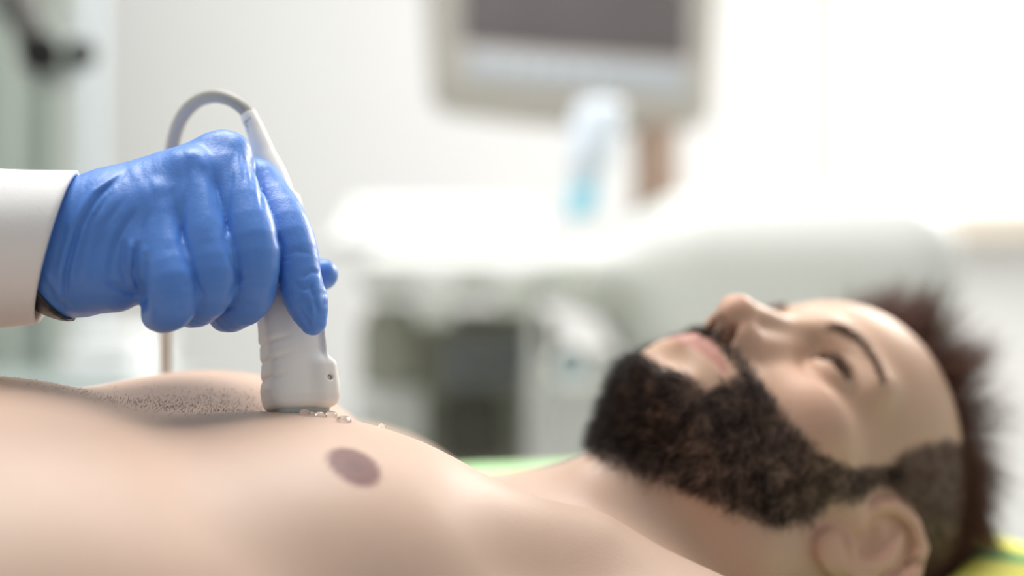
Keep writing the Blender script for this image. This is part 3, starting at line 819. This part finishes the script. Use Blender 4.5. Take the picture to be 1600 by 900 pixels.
def pillow_sdf(p):
    p = np.asarray(p, np.float32); a = (p - PC.astype(np.float32)) @ CA.astype(np.float32); q = (p - PC.astype(np.float32)) @ PQ.astype(np.float32)
    z = p[:, 2] - (EYE - .207) + .09 * (q + .10)
    f = (np.abs(a / .235) ** 3 + np.abs(q / .29) ** 3)
    th = .076 * np.clip(1 - f, 0, 1) ** .42 + .004
    d = np.maximum(np.abs(z) - th, (f ** (1 / 3) - 1) * .2) * .6
    d = d + .0022 * wob(p, 45, 77)
    d = smax(d, MT + .001 - p[:, 2], .01)
    return smax(d, -(body_sdf(p) - .0015), .012)
V, Q = polygonize(pillow_sdf, PC + np.array([-.46, -.46, MT - .02]), PC + np.array([.46, .46, EYE - .08]), .005)
pillow = mesh_np('pillow', V, Q, pillow_material())
tag(pillow, "lime green and yellow printed pillow with mint hem under the man's head", 'pillow')

GEL = mat('clear_gel', (.95, .97, 1.0), rough=.03, trans=1.0, ior=1.36)
def gel_sdf(p):
    p = np.asarray(p, np.float32); b = body_sdf(p)
    d = None
    for (u, v, Y, r) in GELS:
        e = sphere(p, P(u, v, Y), r); d = e if d is None else smin(d, e, .003)
    d = d + .0006 * wob(p, 900, 31)
    return smax(d, b - .0030, .002)
GELS = []
for (u, v, r) in ((476, 648, .0026), (484, 650, .0022), (502, 651, .0022), (517, 651, .0030), (540, 659, .0026), (534, 659, .0020), (597, 668, .0018)):
    o_ = np.array([0, 0, EYE]); dr = P(u, v, 1.0) - o_; t = .5
    for _ in range(80): t += float(body_sdf((o_ + dr * t)[None])[0]) * .7 / np.linalg.norm(dr)
    GELS.append((u, v, min(t, .66), r))
V, Q = polygonize(gel_sdf, np.array([-.11, .54, EYE - .085]), np.array([-.045, .68, EYE - .045]), .0006)
gel = mesh_np('ultrasound_gel', V, Q, GEL); gel['kind'] = 'stuff'
tag(gel, 'clear gel drops on the chest at the foot of the probe', 'gel')

# ---------------------------------------------------------------- the room
WALL = mat('white_wall_paint', srgb(236, 236, 235), rough=.9, var=.015, vscale=3)
FLOOR = mat('pale_vinyl_floor', srgb(196, 198, 194), rough=.35, var=.05, vscale=5)
structure(box('floor', (0, 1.4, -.02), (5.2, 4.4, .04), FLOOR, bevel=0))
BW = 3.45
WX0, WX1, WZ0, WZ1 = .76, 2.30, 1.27, 2.55
bm = bmesh.new()
for (x0, x1, z0, z1) in ((-2.6, WX0, 0, 2.9), (WX1, 2.6, 0, 2.9), (WX0, WX1, 0, WZ0), (WX0, WX1, WZ1, 2.9)):
    bm_box(bm, ((x0 + x1) / 2, BW + .06, (z0 + z1) / 2), (x1 - x0, .12, z1 - z0))
structure(bm_obj('wall_back', bm, WALL))
structure(box('wall_left', (-2.55, 1.4, 1.45), (.10, 4.1, 2.9), WALL, bevel=0))
structure(box('wall_right', (2.65, 1.4, 1.45), (.10, 4.1, 2.9), WALL, bevel=0))
structure(box('baseboard_back', (0, BW - .008, .05), (5.1, .016, .10), STEEL, bevel=.003))
FRAME = mat('window_frame_cream', srgb(232, 222, 208), rough=.5)
win = structure(empty('window_1', ((WX0 + WX1) / 2, BW, WZ0)))
bm = bmesh.new()
for x in (WX0 + .03, (WX0 + WX1) / 2, WX1 - .03): bm_box(bm, (x, BW + .05, (WZ0 + WZ1) / 2), (.06, .06, WZ1 - WZ0))
for z in (WZ0 + .025, WZ1 - .025): bm_box(bm, ((WX0 + WX1) / 2, BW + .05, z), (WX1 - WX0, .058, .05))
bm_obj('window_frame', bm, FRAME, win, bevel=.004)
PANE = mat('daylit_frosted_glass', (1, 1, 1), rough=.4, emit=(1.0, .965, .92), estr=1.25)
box('pane', ((WX0 + WX1) / 2, BW + .075, (WZ0 + WZ1) / 2), (WX1 - WX0 - .05, .01, WZ1 - WZ0 - .05), PANE, win, bevel=0)
box('window_sill', ((WX0 + WX1) / 2, BW - .02, WZ0 - .015), (WX1 - WX0 + .08, .14, .03), FRAME, win, bevel=.006)

# ---------------------------------------------------------------- ultrasound machine behind the couch
SHELL = mat('machine_shell_white', srgb(228, 229, 227), rough=.4)
SHELLG = mat('machine_shell_grey', srgb(212, 214, 210), rough=.45)
OLIVE = mat('cart_olive_grey', srgb(150, 151, 138), rough=.55)
DARK = mat('machine_dark', srgb(62, 62, 62), rough=.5)
BEIGE = mat('monitor_bezel_beige', srgb(164, 160, 152), rough=.45)
NECK = mat('monitor_neck_brown', srgb(150, 128, 112), rough=.5)
BAND = mat('bezel_blue_grey', srgb(168, 176, 184), rough=.35)
mach = empty('ultrasound_machine', (.16, 1.8, 0)); tag(mach, 'white ultrasound machine with tilted monitor behind the man', 'ultrasound machine')
MY = 1.62
def console_sdf(p):
    p = np.asarray(p, np.float32)
    def bx(x0, x1, y0, y1, z0, z1, r):
        return rbox(p, ((x0 + x1) / 2, (y0 + y1) / 2, (z0 + z1) / 2), ((x1 - x0) / 2, (y1 - y0) / 2, (z1 - z0) / 2), r)
    a, b = P(560, 395, MY), P(930, 468, MY)
    d = bx(a[0], b[0], MY - .02, MY + .34, b[2], a[2], .025)
    a, b = P(985, 288, MY), P(1540, 640, MY)
    # the right housing leans back: its face turns up to the light
    e = bx(a[0], b[0], MY, MY + .36, b[2], a[2], .09)
    d = smin(d, e, .13)
    return smax(d, p[:, 0] - .010 * 0 - (P(1536, 450, MY)[0] - .14 * (EYE - p[:, 2])), .02)
V, Q = polygonize(console_sdf, (-.25, MY - .08, EYE - .18), (.60, MY + .42, EYE + .17), .0065)
mesh_np('console_housing', V, Q, SHELLG, mach)
# sloping control panel with keys, dials and trackball
TILT = Matrix.Rotation(math.radians(14), 3, 'X')
a = P(690, 352, MY + .2)
pan = box('control_panel', tuple(a + np.array([.0, .0, .0])), (.26, .26, .022), SHELL, mach, bevel=.008, rot=TILT)
for i in range(3):
    for j in range(4):
        c = a + np.array([-.09 + .06 * j, (-.08 + .06 * i) * .97, .014 + (-.08 + .06 * i) * .25]); box('key', tuple(c), (.028, .022, .008), SHELL, pan, bevel=.002, rot=TILT)
cyl('trackball', tuple(a + np.array([.10, -.08, -.012])), tuple(a + np.array([.10, -.085, .012])), .018, SHELLG, pan, bevel=.004)
# probe cups along the front edge of the console
for u, v in ((680, 462), (800, 446), (886, 430)):
    c = P(u, v, MY - .05); cup = cyl('probe_holder', tuple(c + np.array([0, 0, -.032])), tuple(c + np.array([0, 0, .014])), .020, SHELLG, mach, r2=.024, bevel=.003)
    bm = bmesh.new(); bm_box(bm, tuple(c + np.array([0, .035, -.012])), (.016, .05, .014)); bm_obj('bracket', bm, SHELLG, cup, bevel=.002)
# cart: column, drawer fronts, printer bay, base and castors
c0 = P(560, 490, MY + .12); c1 = P(868, 490, MY + .12)
xm = (c0[0] + c1[0]) / 2; wd = c1[0] - c0[0]
box('cart_body', (xm, MY + .28, (EYE - .03 + .16) / 2), (wd, .34, EYE - .03 - .16), OLIVE, mach, bevel=.02, seg=5)
c = P(762, 566, MY + .10); pr = box('printer_bay', tuple(c), (.105, .03, .062), mat('bay_blue_grey', srgb(118, 122, 124), rough=.4), mach, bevel=.006)
box('paper_slot', tuple(c + np.array([0, -.016, -.008])), (.07, .004, .008), DARK, pr, bevel=.001)
c = P(738, 672, MY + .10); box('recess_shade', tuple(c), (.075, .03, .08), mat('recess_shade_dark', srgb(78, 75, 68), rough=.7), mach, bevel=.012)  # solid dark block; its colour paints in the shade of a recess
c = P(610, 540, MY + .10); box('side_vent', tuple(c), (.055, .024, .10), mat('vent_grey', srgb(160, 161, 148), rough=.6), mach, bevel=.008)
c = P(610, 650, MY + .10); dw = box('drawer', tuple(c), (.085, .026, .07), SHELLG, mach, bevel=.008)
box('handle', tuple(c + np.array([0, -.02, .012])), (.05, .014, .010), SHELL, dw, bevel=.004)
c = P(860, 660, MY + .05); box('lower_panel', (c[0] + .03, c[1] + .06, c[2] - .10), (.12, .10, .36), SHELL, mach, bevel=.02)
c = P(893, 572, MY - .12)
ring = bmesh.new(); bmesh.ops.create_uvsphere(ring, u_segments=8, v_segments=6, radius=.0001); ring.free()
t_ = np.linspace(0, 2 * np.pi, 40)
tube('cable_hook', np.stack([c[0] + .0215 * np.cos(t_), np.full(40, c[1]), c[2] + .0215 * np.sin(t_)], 1), .0045, SHELL, mach, n=120, sides=12)
cyl('hook_plate', tuple(c + np.array([0, .004, 0])), tuple(c + np.array([0, .012, 0])), .021, mat('hook_plate_blue', srgb(176, 194, 206), rough=.25), mach)
cyl('hook_arm', tuple(c + np.array([0, .012, 0])), tuple(c + np.array([0, .20, .02])), .008, SHELLG, mach)
tube('grab_rail', [P(834, 470, MY - .03), P(832, 520, MY - .03), P(832, 580, MY - .03), P(834, 640, MY - .02)], .006, SHELL, mach)
box('cart_base', (xm + .12, MY + .24, .12), (.52, .56, .08), SHELLG, mach, bevel=.025, seg=5)
for sx in (-.20, .20):
    for sy in (-.22, .22):
        c = (xm + .12 + sx, MY + .24 + sy, .04); w = cyl('castor', (c[0] - .014, c[1], c[2]), (c[0] + .014, c[1], c[2]), .04, DARK, mach, bevel=.006)
        cyl('fork', (c[0], c[1], .04), (c[0], c[1], .085), .012, STEEL, w)
# monitor on its neck, turned a little to the right
NY = 1.92
n0 = P(1024, 268, NY + .03); n1 = P(1020, 120, NY + .05)
tube('monitor_neck', [(n0[0], n0[1], EYE + .02), tuple(n0), tuple(n1)], .032, NECK, mach, sides=28)
MR = Matrix.Rotation(math.radians(13), 3, 'Z') @ Matrix.Rotation(math.radians(-6), 3, 'X') @ Matrix.Rotation(math.radians(2.2), 3, 'Y')
mc = P(904, -6, NY)
def mpt(x, y, z): return tuple(mc + np.array(MR @ Vector((x, y, z))))
def monitor_sdf(p):
    q = (np.asarray(p, np.float32) - mc.astype(np.float32)) @ np.array(MR, np.float32)
    # lower edge bows down in the middle; back tapers
    w = .206 + .012 * np.clip(q[:, 2] / .15, -1, 1)
    zz = q[:, 2] + .012 * np.clip(1 - (q[:, 0] / .2) ** 2, 0, 1) * np.clip(-q[:, 2] / .15, 0, 1)
    e = np.stack([q[:, 0] * .200 / w, q[:, 1], zz], 1)
    d = rbox(e, (0, .02, 0), (.200, .028, .165), .026)
    d = smin(d, rbox(e, (0, .06, 0), (.13, .035, .10), .03), .03)
    return smax(d, -rbox(e, (0, -.012, .028), (.163, .014, .110), .008), .004)
V, Q = polygonize(monitor_sdf, mc - np.array([.28, .16, .24]), mc + np.array([.28, .18, .24]), .005)
mon = mesh_np('monitor', V, Q, BEIGE, mach)
SCR = mat('screen_reflection_grey', srgb(104, 98, 100), rough=.18, spec=.5, var=.12, vscale=9)  # screen is off; its grey has the white room's reflection painted in
box('screen', mpt(0, .004, .028), (.318, .006, .212), SCR, mon, bevel=.002, rot=MR)
box('button_strip', mpt(0, -.0075, -.108), (.30, .006, .030), BAND, mon, bevel=.003, rot=MR)
for k in range(5): cyl('button', mpt(-.10 + .03 * k, -.010, -.108), mpt(-.10 + .03 * k, -.014, -.108), .005, SHELL, mon, bevel=.001, n=16)

# gel bottle standing on its cap on the console
BOT = mat('bottle_translucent_white', srgb(222, 232, 244), rough=.35, sss=.2, sssr=(1, 1, 1), scale=.01)
CYAN = mat('gel_cap_cyan', srgb(160, 218, 238), rough=.35)
def lathe(name, base, prof, m, parent=None, lean=(0, 0), n=36):
    bm = bmesh.new(); rings = []
    for r, z in prof:
        rings.append([bm.verts.new((base[0] + lean[0] * z + r * math.cos(a), base[1] + lean[1] * z + r * math.sin(a), base[2] + z)) for a in np.linspace(0, 2 * np.pi, n, endpoint=False)])
    for A_, B_ in zip(rings[:-1], rings[1:]):
        for i in range(n): bm.faces.new((A_[i], A_[(i + 1) % n], B_[(i + 1) % n], B_[i]))
    bm.faces.new(rings[0][::-1]); bm.faces.new(rings[-1])
    return bm_obj(name, bm, m, parent, smooth=True)
gb = P(905, 342, MY + .06)
bottle = empty('gel_bottle', tuple(gb)); tag(bottle, 'pale gel bottle with cyan cap standing upside down before the monitor', 'bottle')
lathe('cap', gb, [(.004, .0), (.016, .001), (.019, .012), (.020, .036), (.018, .040), (.004, .041)], CYAN, bottle, lean=(.18, 0))
lathe('bottle_body', gb, [(.012, .040), (.018, .044), (.026, .056), (.029, .070), (.029, .128), (.026, .136), (.012, .141), (.002, .142)], BOT, bottle, lean=(.18, 0))

# ---------------------------------------------------------------- left side: privacy curtain, linen cabinet, jointed arm on its stand
CURT = mat('curtain_grey_green', srgb(176, 186, 178), rough=.95, var=.10, vscale=6, bump=.2, bscale=900)
CY_ = 2.70
xs = np.linspace(-1.75, P(112, 0, CY_)[0], 220); zs = np.linspace(.10, 2.25, 24)
X_, Z_ = np.meshgrid(xs, zs, indexing='ij')
amp = .030 + .008 * (2.25 - Z_)
Y_ = CY_ + amp * np.sin(X_ * 62 + .25 * np.sin(Z_ * 2.2) + 1.0) + .012 * np.sin(X_ * 23 + Z_)
idx = np.arange(220 * 24).reshape(220, 24)
Fq = np.stack([idx[:-1, :-1], idx[1:, :-1], idx[1:, 1:], idx[:-1, 1:]], -1).reshape(-1, 4)
curtain = empty('privacy_curtain', (-1.3, CY_, .10)); tag(curtain, 'grey-green privacy curtain hanging in folds at the left', 'curtain')
fab = mesh_np('curtain_fabric', np.stack([X_, Y_, Z_], -1).reshape(-1, 3), Fq, CURT, curtain)
sm = fab.modifiers.new('cloth', 'SOLIDIFY'); sm.thickness = .003
cyl('curtain_rail', (-2.5, CY_, 2.28), (xs[-1] + .06, CY_, 2.28), .014, STEEL, curtain)
cyl('rail_post', (xs[-1] + .04, CY_, 0), (xs[-1] + .04, CY_, 2.29), .014, mat('post_pale_blue', srgb(206, 220, 226), rough=.4), curtain)

CAB = mat('cabinet_grey_green', srgb(168, 180, 176), rough=.5)
cabx0, cabx1 = P(-160, 0, 2.1)[0], P(232, 0, 2.1)[0]; ctop = P(0, 604, 2.1)[2]
cab = empty('linen_cabinet', ((cabx0 + cabx1) / 2, 2.25, 0)); tag(cab, 'low grey-green cabinet below the gloved hand, carrying linen', 'cabinet')
box('cabinet_body', ((cabx0 + cabx1) / 2, 2.27, (ctop + .03) / 2), (cabx1 - cabx0, .36, ctop - .03), CAB, cab, bevel=.008)
for s_ in (-1, 1):
    dr_ = box('door', ((cabx0 + cabx1) / 2 + s_ * (cabx1 - cabx0) / 4, 2.083, ctop / 2), ((cabx1 - cabx0) / 2 - .012, .018, ctop - .14), CAB, cab, bevel=.004)
    cyl('handle', ((cabx0 + cabx1) / 2 + s_ * .03, 2.066, ctop / 2 + .04), ((cabx0 + cabx1) / 2 + s_ * .03, 2.066, ctop / 2 + .16), .006, STEEL, dr_)
box('plinth', ((cabx0 + cabx1) / 2, 2.27, .02), (cabx1 - cabx0 - .04, .32, .04), DARK, cab, bevel=.003)
LINEN = mat('white_linen', srgb(240, 243, 244), rough=.95, bump=.3, bscale=500)
lx0, lx1 = P(96, 0, 2.12)[0], P(216, 0, 2.12)[0]
for k, (dx, w_) in enumerate(((0, 1.0), (-.006, .96), (.004, .90))):
    def towel(p, k=k, dx=dx, w_=w_):
        p = np.asarray(p, np.float32)
        return rbox(p, ((lx0 + lx1) / 2 + dx, 2.24, ctop + .0125 + .0255 * k), ((lx1 - lx0) / 2 * w_, .11, .0124), .0118) + .0012 * wob(p * np.array([1, 1, 0], np.float32), 60, 90 + k)
    V, Q = polygonize(towel, (lx0 - .03, 2.10, ctop - .01 + .0255 * k), (lx1 + .03, 2.38, ctop + .04 + .0255 * k), .004)
    t_o = mesh_np('folded_towel', V, Q, LINEN)
    tag(t_o, ['white folded towel lying on the grey-green cabinet, bottom of the pile', 'white folded towel in the middle of the pile on the grey-green cabinet', 'white folded towel on top of the pile on the grey-green cabinet'][k], 'towel', 'folded towels on the cabinet')

ARM = mat('arm_grey', srgb(128, 130, 126), rough=.4); ARMD = mat('arm_dark_grey', srgb(84, 84, 80), rough=.45); BLK = mat('joint_black', srgb(18, 18, 18), rough=.5)
AY = 1.45
sx_ = P(-150, 0, AY)[0]
arm = empty('jointed_lamp_stand', (sx_, AY, 0)); tag(arm, 'grey jointed arm with black knobs and curved handle before the curtain', 'lamp stand')
cyl('base', (sx_, AY, 0), (sx_, AY, .05), .20, ARMD, arm, bevel=.012, n=48)
cyl('post', (sx_, AY, .04), (sx_, AY, 1.70), .018, ARM, arm)
tube('upper_arm', [(sx_, AY, 1.68), P(-80, -150, AY), P(-10, -60, AY), P(30, 18, AY), P(64, 84, AY)], .0165, ARMD, arm)
tube('lower_arm', [(sx_, AY + .03, 1.62), P(-40, -150, AY + .03), P(30, -50, AY + .03), P(52, 14, AY + .03), P(70, 70, AY + .03)], .011, ARM, arm)
j = cyl('joint_knob', P(63, 82, AY - .035), P(63, 82, AY + .045), .021, BLK, arm, bevel=.004)
hd_ = tube('handle', [P(50, 70, AY), P(58, 100, AY), P(76, 120, AY), P(98, 117, AY), P(116, 104, AY), P(124, 97, AY)], [.016, .018, .016, .012, .009, .008], mat('handle_pale_grey', srgb(170, 178, 178), rough=.35), arm)
lathe('knob', P(126, 106, AY), [(.003, 0), (.012, .002), (.0155, .010), (.0155, .020), (.011, .027), (.002, .028)], BLK, hd_)
